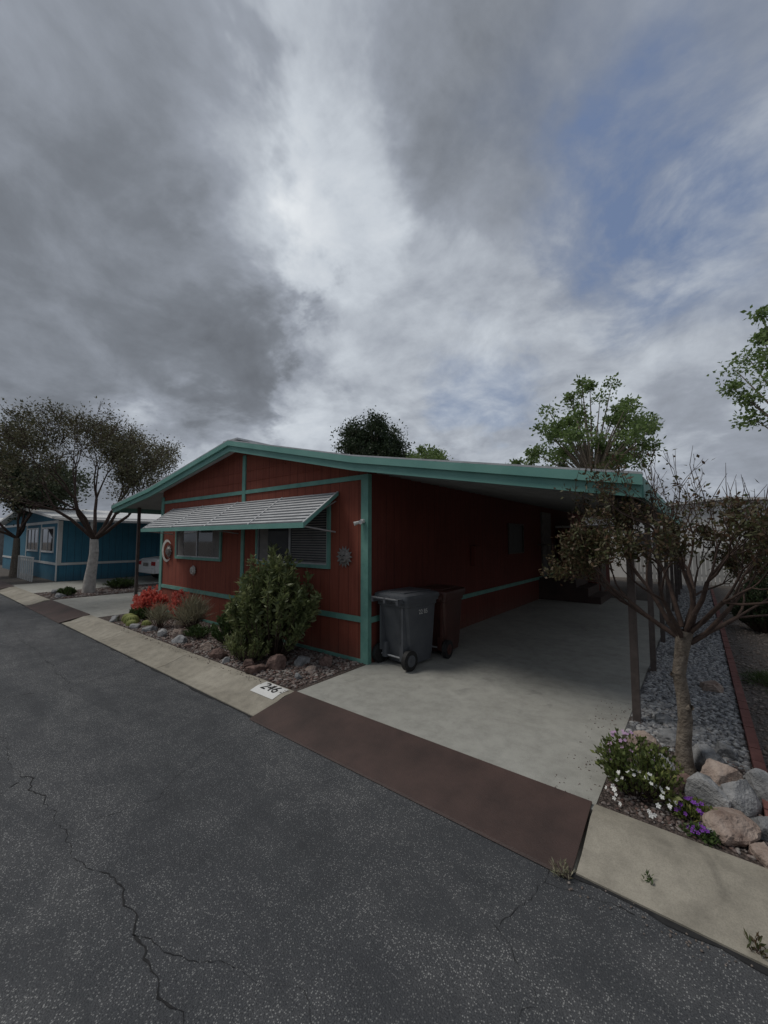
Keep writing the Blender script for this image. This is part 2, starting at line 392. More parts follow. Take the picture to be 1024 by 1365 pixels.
for i in range(46):
    y=4.15+i*.3; n=len(V)
    for x in (-3.68,-.42):
        z=rz(x)-.142
        V+=[(x,y,z),(x,y+.035,z),(x,y+.035,z-.028),(x,y,z-.028)]
    F+=[(n,n+4,n+5,n+1),(n+1,n+5,n+6,n+2),(n+2,n+6,n+7,n+3),(n+3,n+7,n+4,n)]
mesh('ceiling_ribs',V,F,M_ceil,H)
strip('front_fascia',[(-13.03,2.775),(-10.5,3.08),(-6.9,3.70),(-3.69,2.98),(-.36,2.388)],-.19,-.01,3.955,3.998,M_tealf,H)
strip('fascia_lip',[(-13.05,2.775),(-10.5,3.08),(-6.9,3.70),(-3.69,2.98),(-.345,2.386)],-.085,.004,3.915,3.953,M_tealf,H)
strip('fascia_drip',[(-13.05,2.775),(-10.5,3.08),(-6.9,3.70),(-3.69,2.98),(-.345,2.386)],.006,.026,3.92,4.02,M_alum,H)
box('side_gutter',-.395,-.345,4.0,18,2.20,2.38,M_tealf,H)
box('left_gutter',-13.06,-13.003,4.0,15,2.60,2.77,M_tealf,H)
box('carport_beam',-.575,-.485,4.05,17.9,2.13,2.265,M_post,H)
pl=[]
for i in range(8):
    y=4.556+i*1.82; pl.append((-.562,-.498,y-.032,y+.032,.09,2.128))
boxes('carport_posts',pl,M_post,H)
boxes('post_feet',[(-.59,-.47,b[2]-.03,b[3]+.03,.1085,.114) for b in pl],M_post,H)
boxes('left_posts',[(-12.78,-12.71,y,y+.07,.09,2.75) for y in (4.5,7.0,9.5,12)],M_post,H)
t=[]
t.append((HX1-.11,HX1+.025,HY0-.028,HY0-.002,.1,rz(-3.69)-.2))
t.append((HX0-.02,HX0+.1,HY0-.028,HY0-.002,.1,rz(-10.5)-.2))
t.append((HX0+.1,HX1-.11,HY0-.022,HY0-.002,.66,.74))
t.append((HX0+.1,-6.91,HY0-.022,HY0-.002,2.71,2.78))
t.append((-6.81,HX1-.11,HY0-.022,HY0-.002,2.71,2.78))
t.append((-6.91,-6.81,HY0-.026,HY0-.002,.74,3.47))
t.append((HX0+.1,HX1-.11,HY0-.02,HY0-.002,.10,.145))
boxes('front_trim',t,M_teal,H)
boxes('side_trim',[(HX1+.002,HX1+.025,HY0,HY0+.05,.1,2.78),(HX1+.002,HX1+.022,HY0+.05,HY1,.66,.74)],M_teal,H)
gb=[]
for z,xa,xb in ((2.95,-9.7,-6.92),(2.95,-6.8,-4.75),(3.15,-8.9,-6.92),(3.15,-6.8,-5.6)):
    gb.append((xa,xb,HY0-.014,HY0-.002,z,z+.02))
boxes('gable_battens',gb,M_red,H)
def window(x0,x1,z0,z1,nd,par_,y=HY0,mat=M_teal):
    f=.055
    boxes('window_frame',[(x0,x1,y-.04,y-.003,z0-f,z0),(x0,x1,y-.04,y-.003,z1,z1+f),(x0-f,x0,y-.04,y-.003,z0-f,z1+f),(x1,x1+f,y-.04,y-.003,z0-f,z1+f)],mat,par_)
    box('window_glass',x0,x1,y-.012,y-.003,z0,z1,M_glass,par_)
    s=[(x0,x1,y-.026,y-.013,z0,z0+.025),(x0,x1,y-.026,y-.013,z1-.025,z1)]
    for i in range(nd+1):
        xx=x0+(x1-x0)*i/nd; s.append((max(x0,xx-.018),min(x1,xx+.018),y-.03,y-.013,z0+.025,z1-.025))
    boxes('window_sash',s,M_alum,par_)
window(-6.35,-4.5,1.44,2.4,2,H)
window(-9.62,-7.68,1.44,2.4,2,H)
boxes('window_blinds',[(-5.38,-4.53,HY0-.0145,HY0-.0125,1.47+i*.04,1.488+i*.04) for i in range(23)],M_curt,H)
boxes('window_curtains',[(-6.3,-6.05,HY0-.0145,HY0-.0125,1.47,2.37),(-9.57,-9.3,HY0-.0145,HY0-.0125,1.47,2.37),(-8.0,-7.73,HY0-.0145,HY0-.0125,1.47,2.37)],M_curt,H)
AX0,AX1=-9.85,-4.27
ny=10; ya,za,yb,zb=4.245,2.56,3.58,2.075
V=[];F=[];mi=[];prof=[]
for i in range(ny):
    t0=i/ny; t1=(i+1)/ny
    A=(ya+(yb-ya)*t0,za+(zb-za)*t0); B=(ya+(yb-ya)*t1,za+(zb-za)*t1)
    prof+=[(A[0],A[1]+.0),(A[0]+(B[0]-A[0])*.55,A[1]+(B[1]-A[1])*.55+.004),(A[0]+(B[0]-A[0])*.6,A[1]+(B[1]-A[1])*.6-.018),(B[0],B[1]-.018)]
for (y,z) in prof: V+=[(AX0,y,z),(AX1,y,z)]
for i in range(len(prof)-1):
    F.append((2*i,2*i+2,2*i+3,2*i+1)); mi.append(0 if i%4==0 else 1)
M_aw1=simple('awning_white',(.40,.41,.42),(.60,.61,.62),5,.5,detail=6)
M_aw2=simple('awning_grey',(.12,.13,.14),(.20,.21,.22),7,.5)
aw=mesh('window_awning',V,F,[M_aw1,M_aw2],H)
for p_,m_ in zip(aw.data.polygons,mi): p_.material_index=m_
for x in (AX0,-8.45,-7.06,-5.66,AX1-.03):
    mesh('awning_seam',[(x,ya,za+.012),(x+.03,ya,za+.012),(x+.03,yb,zb+.012),(x,yb,zb+.012),(x,ya,za-.02),(x+.03,ya,za-.02),(x+.03,yb,zb-.03),(x,yb,zb-.03)],[(3,2,1,0),(4,5,6,7),(0,1,5,4),(1,2,6,5),(2,3,7,6),(3,0,4,7)],M_aw1,H)
box('awning_valance',AX0-.02,AX1+.02,yb-.025,yb-.002,zb-.075,zb-.0,M_tealf,H)
for x in (AX0+.05,-7.0,AX1-.05):
    cyl('awning_arm',(x,yb+.03,zb-.05),(x,HY0-.03,1.95),.012,M_alum,H,8)
    cyl('awning_arm',(x,yb+.3,zb+.16),(x,HY0-.03,2.42),.010,M_alum,H,8)
mesh('awning_side',[(AX1+.01,ya,za+.01),(AX1+.01,ya,za-.05),(AX1+.01,yb,zb-.06),(AX1+.01,yb,zb)],[(0,1,2,3)],M_tealf,H)
def sidewin(y0,y1,z0,z1):
    x=HX1; f=.035
    boxes('side_window_frame',[(x+.003,x+.035,y0-f,y1+f,z0-f,z0),(x+.003,x+.035,y0-f,y1+f,z1,z1+f),(x+.003,x+.035,y0-f,y0,z0,z1),(x+.003,x+.035,y1,y1+f,z0,z1)],M_post,H)
    mesh('side_window_glass',[(x+.01,y0,z0),(x+.01,y1,z0),(x+.01,y1,z1),(x+.01,y0,z1)],[(0,1,2,3)],M_darkglass,H)
M_darkglass=simple('dark_screen',(.015,.016,.018),(.04,.042,.045),3,.5)
sidewin(9.6,10.6,1.5,2.2)
box('side_door',HX1+.003,HX1+.05,12.2,13.1,.75,2.65,M_curt,H)
boxes('porch_steps',[(HX1+.003,HX1+1.0,11.9,13.4,.1,.72),(HX1+1.0,HX1+1.3,11.9,13.4,.1,.5),(HX1+1.3,HX1+1.6,11.9,13.4,.1,.28)],M_rust,H)
boxes('porch_railing',[(HX1+.95,HX1+.99,y,y+.04,.72,1.65) for y in (11.9,12.3,12.7,13.1,13.36)]+[(HX1+.95,HX1+.99,11.9,13.4,1.65,1.69),(HX1+.0,HX1+.95,11.9,11.94,1.65,1.69)]+[(HX1+.1+.17*i,HX1+.12+.17*i,11.9,11.92,.72,1.65) for i in range(5)],M_post,H)
box('electric_box',HX1+.003,HX1+.10,7.5,7.75,1.3,1.7,M_redshade,H,.01)
S=empty('storage_shed',(-3.0,14.6,0))
box('shed_walls',-3.6,-2.5,13.7,16,.09,2.2,M_redshade,S); box('shed_roof',-3.65,-2.4,13.6,16.1,2.2,2.27,M_roof,S)
box('shed_door',-2.499,-2.47,14.2,15.1,.15,2.0,M_post,S)
PL=empty('porch_light',(-3.75,4.2,2.08))
cyl('lamp_base',(-3.75,4.24,2.1),(-3.75,4.2,2.1),.03,M_white,PL); cyl('lamp_bulb',(-3.75,4.2,2.09),(-3.70,4.12,2.08),.018,M_white,PL,12,.03)
cyl('lamp_bulb_2',(-3.78,4.2,2.09),(-3.83,4.13,2.06),.018,M_white,PL,12,.03)
M_orn=simple('grey_metal_ornament',(.16,.15,.14),(.34,.32,.30),30,.5,.3,60,metal=.3)
M_ornw=simple('white_ornament',(.45,.43,.4),(.65,.63,.58),20,.7)
def sunorn(x,z,r,mat,name,rays=14,disc=.58):
    e=empty(name,(x,HY0-.03,z)); V=[(x,HY0-.045,z)];F=[]
    n=rays*2
    for i in range(n):
        a=2*math.pi*i/n; rr=r if i%2==0 else r*.66
        V.append((x+rr*math.cos(a),HY0-.03,z+rr*math.sin(a)))
    for i in range(n): F.append((0,1+i,1+(i+1)%n))
    mesh('rays',V,F,mat,e)
    cyl('face',(x,HY0-.03,z),(x,HY0-.07,z),r*disc,mat,e,24,r*disc*.8)
    cyl('nose',(x,HY0-.07,z-.01),(x,HY0-.09,z),r*.12,mat,e,8,r*.06)
    boxes('eyes',[(x-r*.3,x-r*.12,HY0-.078,HY0-.071,z+r*.1,z+r*.17),(x+r*.12,x+r*.3,HY0-.078,HY0-.071,z+r*.1,z+r*.17),(x-r*.2,x+r*.2,HY0-.078,HY0-.071,z-r*.28,z-r*.22)],M_rub,e)
sunorn(-4.13,1.58,.17,M_orn,'sun_wall_ornament')
sunorn(-10.02,1.55,.17,M_orn,'sun_wall_ornament',12)
mo=empty('moon_wall_ornament',(-10.1,HY0,1.55)); V=[];F=[]
for i in range(25):
    a=math.radians(40+280*i/24); w=.07*math.sin(math.pi*i/24)+.004; r=.27
    c=(-10.08,1.56)
    V+=[(c[0]+(r)*math.cos(a),HY0-.05,c[1]+r*math.sin(a)),(c[0]+(r-w*1.6)*math.cos(a),HY0-.06,c[1]+(r-w*1.6)*math.sin(a))]
    if i: n=len(V);F.append((n-4,n-3,n-1,n-2))
mesh('crescent',V,F,M_ornw,mo)
sunorn(-8.76,1.15,.12,M_ornw,'round_wall_plaque',16,.8)

# ------------------------------------------------------------------ wheeled bins
def bin_(cx,cy,rot,matb,s=1.0):
    e=empty('wheeled_trash_bin',(cx,cy,.1))
    def tr(p):
        x,y,z=p; c,s_=math.cos(rot),math.sin(rot); return (cx+(x*c-y*s_)*s,cy+(x*s_+y*c)*s,.1+z*s)
    def sect(z,w,d,yo,r=.05,n=4):
        pts=[]
        for (sx,sy,a0) in ((1,-1,-90),(1,1,0),(-1,1,90),(-1,-1,180)):
            for k in range(n+1):
                a=math.radians(a0+90*k/n)
                pts.append((sx*(w/2-r)+r*math.cos(a),yo+sy*(d/2-r)+r*math.sin(a),z))
        return pts
    def loft(name,secs,mat,cap=True):
        V=[];F=[];k=len(secs[0])
        for s2 in secs: V+=[tr(p) for p in s2]
        for i in range(len(secs)-1):
            for j in range(k): F.append((i*k+j,i*k+(j+1)%k,(i+1)*k+(j+1)%k,(i+1)*k+j))
        if cap: F.append(tuple(range(k-1,-1,-1))); F.append(tuple((len(secs)-1)*k+j for j in range(k)))
        o=mesh(name,V,F,mat,e,True)
        md=o.modifiers.new('es','EDGE_SPLIT'); md.split_angle=math.radians(35)
        return o
    loft('body',[sect(.04,.42,.46,.05),sect(.12,.44,.50,.04),sect(.121,.445,.51,.04),sect(.80,.53,.64,0),sect(.81,.56,.67,0),sect(.86,.565,.675,0),sect(.865,.60,.72,0),sect(.90,.60,.72,0)],matb)
    loft('lid',[sect(.903,.62,.74,-.005),sect(.93,.625,.745,-.005),sect(.962,.61,.72,-.01),sect(.978,.55,.64,-.01,.07),sect(.985,.3,.36,-.01,.1)],matb)
    def lb(name,x0,x1,y0,y1,z0,z1,m):
        return mesh(name,[tr(p) for p in boxv(x0,x1,y0,y1,z0,z1)],BF,m,e)
    lb('lid_ridge',-.2,.2,-.3,.28,.975,.995,matb)
    for x in (-.23,0,.23): lb('handle_bracket',x-.02,x+.02,-.47,-.36,.86,.93,matb)
    cyl('handle_bar',tr((-.25,-.455,.915)),tr((.25,-.455,.915)),.018*s,matb,e,10)
    for x in (-.2,.2): lb('body_rib',x-.015,x+.015,-.335,-.24,.2,.8,matb)
    cyl('axle',tr((-.27,-.27,.13)),tr((.27,-.27,.13)),.012,M_alum,e,8)
    for sx in (-1,1):
        cyl('wheel',tr((sx*.24,-.27,.13)),tr((sx*.30,-.27,.13)),.13*s,M_rub,e,28)
        cyl('wheel_hub',tr((sx*.301,-.27,.13)),tr((sx*.308,-.27,.13)),.075*s,matb,e,20)
        cyl('wheel_cap',tr((sx*.3085,-.27,.13)),tr((sx*.316,-.27,.13)),.022*s,matb,e,12)
        lb('wheel_housing',sx*.16-.04,sx*.16+.04,-.30,-.18,.1,.3,matb)
    return e,tr
eb,tr=bin_(-3.31,4.70,math.radians(-6),M_gbin,1.02)
bin_(-3.24,5.46,math.radians(4),M_bbin,1.0)
tc=bpy.data.curves.new('stencil','FONT'); tc.body='22 85'; tc.size=.085; tc.extrude=.0004; tc.align_x='CENTER'
to=bpy.data.objects.new('stencil_number',tc); COL.objects.link(to); tc.materials.append(M_white)
to.location=tr((.272,.02,.70)); to.rotation_euler=(math.radians(86.5),0,math.radians(84)); par(to,eb)

# ------------------------------------------------------------------ plants
def rot_about(v,ax,a): return Matrix.Rotation(a,3,ax)@v
def grow(segs,tips,p,d,l,r,depth,up=.12,spread=.6,nb=3,shr=.72,wob=.18,seg=3,rmin=.002):
    p=Vector(p); d=Vector(d).normalized()
    for i in range(seg):
        d=(d+Vector((random.gauss(0,wob),random.gauss(0,wob),random.gauss(0,wob)))+Vector((0,0,up))).normalized()
        q=p+d*l/seg; r2=max(rmin,r*(1-.28/seg*1.2)); segs.append((tuple(p),tuple(q),r,r2)); 
        if depth<=1: tips.append((tuple(q),tuple(d)))
        p=q; r=r2
    if depth<=0: return
    for k in range(nb):
        ax=d.orthogonal().normalized(); ax=rot_about(ax,d,random.uniform(0,6.28))
        nd=rot_about(d,ax,spread*random.uniform(.5,1.25))
        grow(segs,tips,p,nd,l*shr*random.uniform(.75,1.2),r*.68,depth-1,up,spread,nb,shr,wob,seg,rmin)
def tips_leaves(tips,n,sp,bias=.3,zfn=None):
    T=np.array([t_[0] for t_ in tips]); D=np.array([t_[1] for t_ in tips])
    if zfn is not None:
        w=zfn(T); w=w/w.sum(); idx=rng.choice(len(T),n,p=w)
    else: idx=rng.integers(0,len(T),n)
    C=T[idx]+rng.normal(size=(n,3))*sp; dd=D[idx]*bias+unit(n); dd/=np.linalg.norm(dd,axis=1,keepdims=True)
    return C,dd
random.seed(21)
RT=empty('crape_myrtle_tree',(-.142,3.82,.1))
segs=[];tips=[]
tp=[(-.142,3.82,.08,.08),(-.15,3.82,.16,.06),(-.15,3.825,.3,.05),(-.132,3.83,.48,.047),(-.14,3.825,.66,.043),(-.158,3.82,.82,.043),(-.135,3.825,.98,.046),(-.11,3.83,1.15,.058)]
for a,b in zip(tp[:-1],tp[1:]): segs.append((a[:3],b[:3],a[3],b[3]))
segs.append(((-.15,3.825,.55),(-.09,3.79,.60),.03,.02)); segs.append(((-.15,3.825,.78),(-.20,3.80,.82),.028,.02))
nt_=len(segs)
fk=Vector(tp[-1][:3])
for (a,out,l_) in ((2.6,1.25,.42),(3.4,.95,.42),(4.2,1.1,.36),(1.6,.9,.42),(.6,1.2,.42),(-.5,.9,.42),(5.2,.6,.42),(0.2,.45,.50),(2.1,.4,.46),(3.8,.45,.44),(-.1,1.4,.38),(1.1,.4,.5)):
    grow(segs,tips,fk+Vector((math.cos(a)*.03,math.sin(a)*.03,random.uniform(-.1,.02))),(math.cos(a)*out,math.sin(a)*out,.8),l_,.021,4,.12,.5,3,.70,.14,3,.0014)
for i in range(150):
    T=random.choice(tips)
    if T[0][2]>2.45: continue
    p=Vector(T[0]); d=Vector((random.gauss(0,.3)+.12,random.gauss(0,.25),1)).normalized(); l=random.uniform(.12,.34)
    q=p+d*l*.5; r_=q+(d+Vector((random.gauss(0,.15),random.gauss(0,.15),0))).normalized()*l*.5
    segs.append((tuple(p),tuple(q),.0032,.0024)); segs.append((tuple(q),tuple(r_),.0024,.0012))
tubes('trunk',segs[:nt_],M_bark,RT,14)
tubes('twigs',segs[nt_:],M_twig,RT,5)
M_lf1=leafmat('myrtle_leaves',[(.04,.040,.018),(.075,.078,.03),(.115,.06,.034),(.07,.09,.03),(.14,.105,.055)])
zf=lambda T: np.exp(-((T[:,2]-1.6)/.38)**2)+.07+.3*(T[:,0]<-.4)
C,D=tips_leaves(tips,12500,.03,.5,zf)
leaves('leaves',C,D,.038,.018,M_lf1,RT)
def bigtree(name,x,y,z0,th,crown_l,depth,nl,nleaf,leaf,lmat,bmat,r0=.14,sp=.18,seed=1,spread=.55,up=.05,nb=3,shr=.75):
    random.seed(seed); e=empty(name,(x,y,z0)); segs=[];tips=[]
    p=Vector((x,y,z0-.03)); r=r0*1.3
    for i in range(4):
        q=p+Vector((random.uniform(-.04,.04),random.uniform(-.04,.04),th/4)); segs.append((tuple(p),tuple(q),r,r*.86)); p=q;r*=.88
    for i in range(nl):
        a=2*math.pi*i/nl+random.uniform(-.3,.3); o=random.choice((.5,.9,1.3))
        grow(segs,tips,p,(math.cos(a)*o,math.sin(a)*o,.8),crown_l*random.uniform(.8,1.15),r*.55,depth,up,spread,nb,shr,.14,3,.006)
    tubes('trunk',segs[:4],bmat,e,10); tubes('branches',segs[4:],M_twig,e,5)
    C,D=tips_leaves(tips,nleaf,sp); leaves('leaves',C,D,leaf,leaf*.5,lmat,e); return e
M_lf2=leafmat('olive_leaves',[(.045,.048,.025),(.08,.082,.038),(.13,.12,.06),(.11,.088,.052)])
M_lf3=leafmat('green_leaves',[(.025,.035,.016),(.045,.06,.025),(.075,.09,.04)])
bigtree('mulberry_tree',-15.57,4.15,.1,1.75,1.40,5,7,30000,.075,M_lf2,M_barkp,.15,.14,5,.5,.07,3,.72)
bigtree('mulberry_tree',-24.6,3.7,.1,1.8,1.5,4,6,26000,.15,M_lf3,M_bark,.15,.28,11)
def clumptree(name,x,y,th,cz,rx,rz_,nc,cr,nper,leaf,lmat,seed,ry=None,z0=0.08,bottom=-.9):
    random.seed(seed); ry=ry or rx; e=empty(name,(x,y,z0)); segs=[]
    segs.append(((x,y,z0),(x+.05,y,th),.25,.18)); CC=[];DD=[]
    for i in range(nc):
        while True:
            v=Vector((random.uniform(-1,1),random.uniform(-1,1),random.uniform(bottom,1)))
            if .25<v.length<1: break
        v*=random.uniform(.75,1.12)
        c=np.array([x+v.x*rx,y+v.y*ry,cz+v.z*rz_]); r=cr*random.uniform(.5,1.2)
        mid=(x+(c[0]-x)*.4,y+(c[1]-y)*.4,th+(c[2]-th)*.5)
        segs.append(((x,y,th*.95),mid,.09,.06)); segs.append((mid,tuple(c),.06,.015))
        n=int(nper*random.uniform(.5,1.3)); q=rng.normal(size=(n,3))*r*.5*np.array([1,1,.75])
        CC.append(c+q); u_=unit(n)+q/(np.linalg.norm(q,axis=1,keepdims=True)+1e-6)*.6; u_/=np.linalg.norm(u_,axis=1,keepdims=True); DD.append(u_)
    tubes('trunk_and_branches',segs,M_bark,e,6)
    leaves('leaves',np.vstack(CC),np.vstack(DD),leaf,leaf*.6,lmat,e); return e
M_dark=leafmat('dark_foliage',[(.014,.026,.012),(.03,.052,.02),(.055,.08,.03)])
M_bright=leafmat('spring_foliage',[(.08,.13,.04),(.15,.22,.07),(.24,.33,.12)],.5,.45)
M_mid=leafmat('mid_foliage',[(.03,.055,.015),(.055,.095,.025),(.09,.13,.04)])
clumptree('pine_tree',-16.1,19.1,5,7.4,2.1,2.0,90,.6,300,.15,M_dark,3)
clumptree('cottonwood_tree',-5.2,28.5,5,8.9,4.0,3.8,75,.6,170,.22,M_bright,4)
clumptree('cottonwood_tree',-18,27,5,7.9,2.8,1.6,45,.6,170,.22,M_bright,5)
clumptree('cottonwood_tree',4.6,27.5,5,10.0,3.4,4.2,60,.62,170,.22,M_bright,6)
clumptree('cottonwood_tree',-9.9,31,4,6.9,2.4,1.6,20,.5,150,.22,M_bright,8)
def shrub(name,x,y,z,rx,ry,h,nst,npl,ll,lw,mat,seed,stemr=.006,low=.25,upb=1.0,jit=.012):
    random.seed(seed); e=empty(name,(x,y,z)); segs=[];CC=[];DD=[]
    for i in range(nst):
        a=random.uniform(0,6.28); rr=math.sqrt(random.random()); 
        top=np.array([x+rx*rr*math.cos(a),y+ry*rr*math.sin(a),z+h*math.sqrt(max(.05,1-.75*rr*rr))*random.uniform(.68,1.10)])
        b=np.array([x+rx*.3*rr*math.cos(a),y+ry*.3*rr*math.sin(a),z]); m_=(b*.45+top*.55)+np.array([math.cos(a),math.sin(a),0])*.08*rx
        segs.append((tuple(b),tuple(m_),stemr*1.5,stemr)); segs.append((tuple(m_),tuple(top),stemr,stemr*.5))
        t=low+(1-low)*rng.random((npl,1))**.7
        P=(1-t)**2*b+2*t*(1-t)*m_+t**2*top; dr=(top-m_); dr/=np.linalg.norm(dr)+1e-9
        dd=dr[None]*upb+unit(npl)*.8; dd/=np.linalg.norm(dd,axis=1,keepdims=True)
        CC.append(P+rng.normal(size=(npl,3))*jit); DD.append(dd)
    tubes('stems',segs,M_twig,e,4); leaves('leaves',np.vstack(CC),np.vstack(DD),ll,lw,mat,e); return e
M_shr=leafmat('shrub_leaves',[(.07,.095,.035),(.13,.165,.065),(.21,.24,.10),(.28,.29,.15)],.5,.35)
shrub('front_yard_shrub',-5.05,3.66,.1,.88,.58,1.50,110,105,.09,.034,M_shr,2,.007,.3,.7,.02)
shrub('front_yard_shrub',-6.0,3.62,.1,.45,.35,.55,70,80,.05,.02,M_mid,3)
shrub('front_yard_shrub',-5.1,3.3,.1,.5,.25,.5,60,60,.05,.02,M_shr,31)
M_redfl=leafmat('red_flowers',[(.55,.08,.06),(.72,.17,.13),(.66,.28,.22)],.6,.3)
shrub('red_flowering_shrub',-9.7,3.75,.1,.6,.30,.62,120,70,.055,.038,M_redfl,5)
shrub('red_flowering_shrub',-8.75,4.0,.1,.4,.2,.6,60,60,.05,.035,M_redfl,6)
shrub('low_green_plant',-9.6,3.55,.1,.45,.2,.26,50,50,.05,.02,M_mid,66)
M_spk=leafmat('ornamental_grass',[(.20,.18,.10),(.34,.31,.22),(.15,.19,.09)])
shrub('ornamental_grass',-7.7,3.75,.1,.3,.25,.55,90,10,.28,.010,M_spk,7,.003)
shrub('ornamental_grass',-8.35,3.4,.1,.18,.18,.38,50,10,.22,.008,M_spk,8,.003)
shrub('low_green_plant',-7.0,3.5,.1,.25,.2,.2,40,40,.04,.016,M_mid,88)
shrub('hedge_shrub',.95,10.4,.09,.55,.6,.95,150,90,.05,.025,M_dark,9)
shrub('hedge_shrub',1.4,12.2,.09,.7,.8,1.3,150,90,.06,.03,M_dark,10)
shrub('hedge_shrub',-16.0,5.2,.1,.4,.5,.35,70,50,.06,.02,M_mid,12)
shrub('hedge_shrub',-15.3,3.5,.1,.35,.25,.25,50,40,.05,.02,M_mid,13)
shrub('grass_tuft',.65,6.6,.09,.28,.35,.12,160,8,.10,.006,M_mid,14,.001)
M_cac=simple('cactus_green',(.14,.17,.04),(.30,.31,.10),30,.8,.6,40)
def cactus(x,y,r):
    V=[];F=[];nu,nv=32,8
    for j in range(nv+1):
        ph=math.pi*.5*j/nv
        for i in range(nu):
            a=2*math.pi*i/nu; rr=r*(1+.07*(1 if i%2 else -1))*math.cos(ph)**.6 if j<nv else .002
            V.append((x+rr*math.cos(a),y+rr*math.sin(a),.1+r*1.15*math.sin(ph)))
    for j in range(nv):
        for i in range(nu): F.append((j*nu+i,j*nu+(i+1)%nu,(j+1)*nu+(i+1)%nu,(j+1)*nu+i))
    mesh('barrel_cactus',V,F,M_cac)
for x,y,r in ((-9.3,3.25,.14),(-9.0,3.15,.10),(-9.6,3.3,.13),(-8.8,3.35,.09)): cactus(x,y,r)
M_fl=leafmat('flower_leaves',[(.06,.09,.025),(.11,.15,.04),(.18,.21,.06),(.24,.24,.08)])
FB=shrub('flower_bush',-.40,3.29,.1,.28,.24,.36,85,24,.034,.020,M_fl,15,.0025,.2)
def flowers(name,n,cx,cy,cz,rx,ry,rz_,mat,size,par_):
    V=[];F=[]
    for i in range(n):
        v=unit(1)[0]; v[2]=abs(v[2]); c=Vector((cx+v[0]*rx*random.uniform(.6,1),cy+v[1]*ry*random.uniform(.6,1),cz+v[2]*rz_)); nn=Vector(v+np.array([.0,-.6,.5])+.4*unit(1)[0]).normalized()
        u_=nn.orthogonal().normalized(); w_=nn.cross(u_); sz=size*random.uniform(.7,1.2)
        for k in range(5):
            a=2*math.pi*k/5; d1=(u_*math.cos(a)+w_*math.sin(a)); d2=(u_*math.cos(a+.55)+w_*math.sin(a+.55)); d0=(u_*math.cos(a-.55)+w_*math.sin(a-.55))
            m=len(V); V+=[c,c+d0*sz*.8,c+d1*sz*1.15+nn*.003,c+d2*sz*.8]; F.append((m,m+1,m+2,m+3))
    return mesh(name,V,F,mat,par_)
M_wf=simple('white_petals',(.72,.72,.68),(.82,.82,.8),20,.6); M_pf=simple('purple_petals',(.12,.02,.25),(.22,.05,.38),20,.6); M_lf=simple('lilac_petals',(.38,.22,.40),(.55,.38,.54),20,.6)
flowers('white_blooms',46,-.36,3.14,.13,.22,.14,.20,M_wf,.0145,FB)
flowers('lilac_blooms',34,-.46,3.36,.26,.18,.18,.22,M_lf,.014,FB)
FP=shrub('purple_flower_plant',-.10,3.22,.1,.12,.10,.10,30,22,.026,.016,M_fl,16,.002)
flowers('purple_blooms',24,-.10,3.20,.13,.11,.10,.10,M_pf,.014,FP)
FP=shrub('purple_flower_plant',-.05,3.05,.1,.08,.04,.05,20,16,.025,.014,M_mid,17,.002)
flowers('purple_blooms',12,-.05,3.05,.12,.08,.04,.05,M_pf,.013,FP)
R=[(.08,3.24,.17,.12,.11,'p'),(-.02,3.50,.13,.09,.11,'g'),(.16,3.56,.13,.11,.14,'g'),(.28,3.32,.11,.09,.09,'g'),(-.33,3.70,.12,.09,.12,'g'),(-.02,3.98,.14,.11,.13,'g'),
(-.42,3.98,.11,.09,.10,'p'),(-.25,4.25,.10,.08,.08,'g'),(.1,4.3,.10,.08,.10,'g'),(.05,3.74,.12,.11,.13,'p'),(.22,3.08,.08,.06,.06,'p'),(.45,3.2,.12,.10,.11,'g'),(-.22,3.50,.10,.07,.10,'r'),(.3,3.7,.14,.11,.14,'g'),(-.14,3.62,.07,.06,.06,'r'),(.42,3.5,.12,.10,.12,'p'),(-.02,3.08,.05,.04,.04,'g'),
(.05,6.0,.15,.11,.10,'p'),(-.3,7.4,.12,.1,.08,'g'),(-.35,4.7,.08,.08,.06,'g'),
(-4.15,3.9,.14,.1,.11,'r'),(-4.5,3.35,.13,.12,.13,'r'),(-4.62,3.1,.17,.09,.08,'r'),(-4.9,3.15,.1,.08,.09,'r'),(-5.6,3.12,.13,.09,.1,'r'),(-6.2,3.25,.12,.09,.09,'p'),(-6.9,3.15,.12,.08,.09,'g'),
(-7.3,3.35,.16,.1,.13,'p'),(-7.6,3.15,.12,.09,.09,'g'),(-8.2,3.2,.13,.09,.10,'g'),(-8.1,3.7,.12,.1,.13,'p'),(-8.7,3.1,.1,.08,.07,'g'),(-9.8,3.1,.13,.08,.08,'g'),(-6.7,3.8,.16,.12,.15,'p'),(-4.4,3.7,.12,.09,.1,'g'),
(-4.0,3.3,.06,.05,.05,'g'),(-4.1,3.6,.07,.06,.06,'p'),(-5.3,3.08,.06,.05,.05,'g'),(-6.5,3.1,.07,.05,.05,'r'),
(-15,3.3,.14,.1,.1,'g'),(-16.1,3.4,.15,.1,.1,'g')]
MM={'p':M_rock_p,'g':M_rock_g,'r':M_rock_r}
for i,(x,y,sx,sy,sz,k) in enumerate(R): rock(x,y,.1,sx,sy,sz,MM[k],i+1)
shrub('weeds',-.66,2.40,.0,.06,.03,.05,14,8,.035,.006,M_spk,18,.001)
shrub('weeds',-.28,2.62,.03,.02,.015,.02,5,5,.025,.009,M_mid,19,.001)
shrub('weeds',.12,2.5,.01,.03,.02,.05,8,6,.03,.01,M_lf1,20,.001)

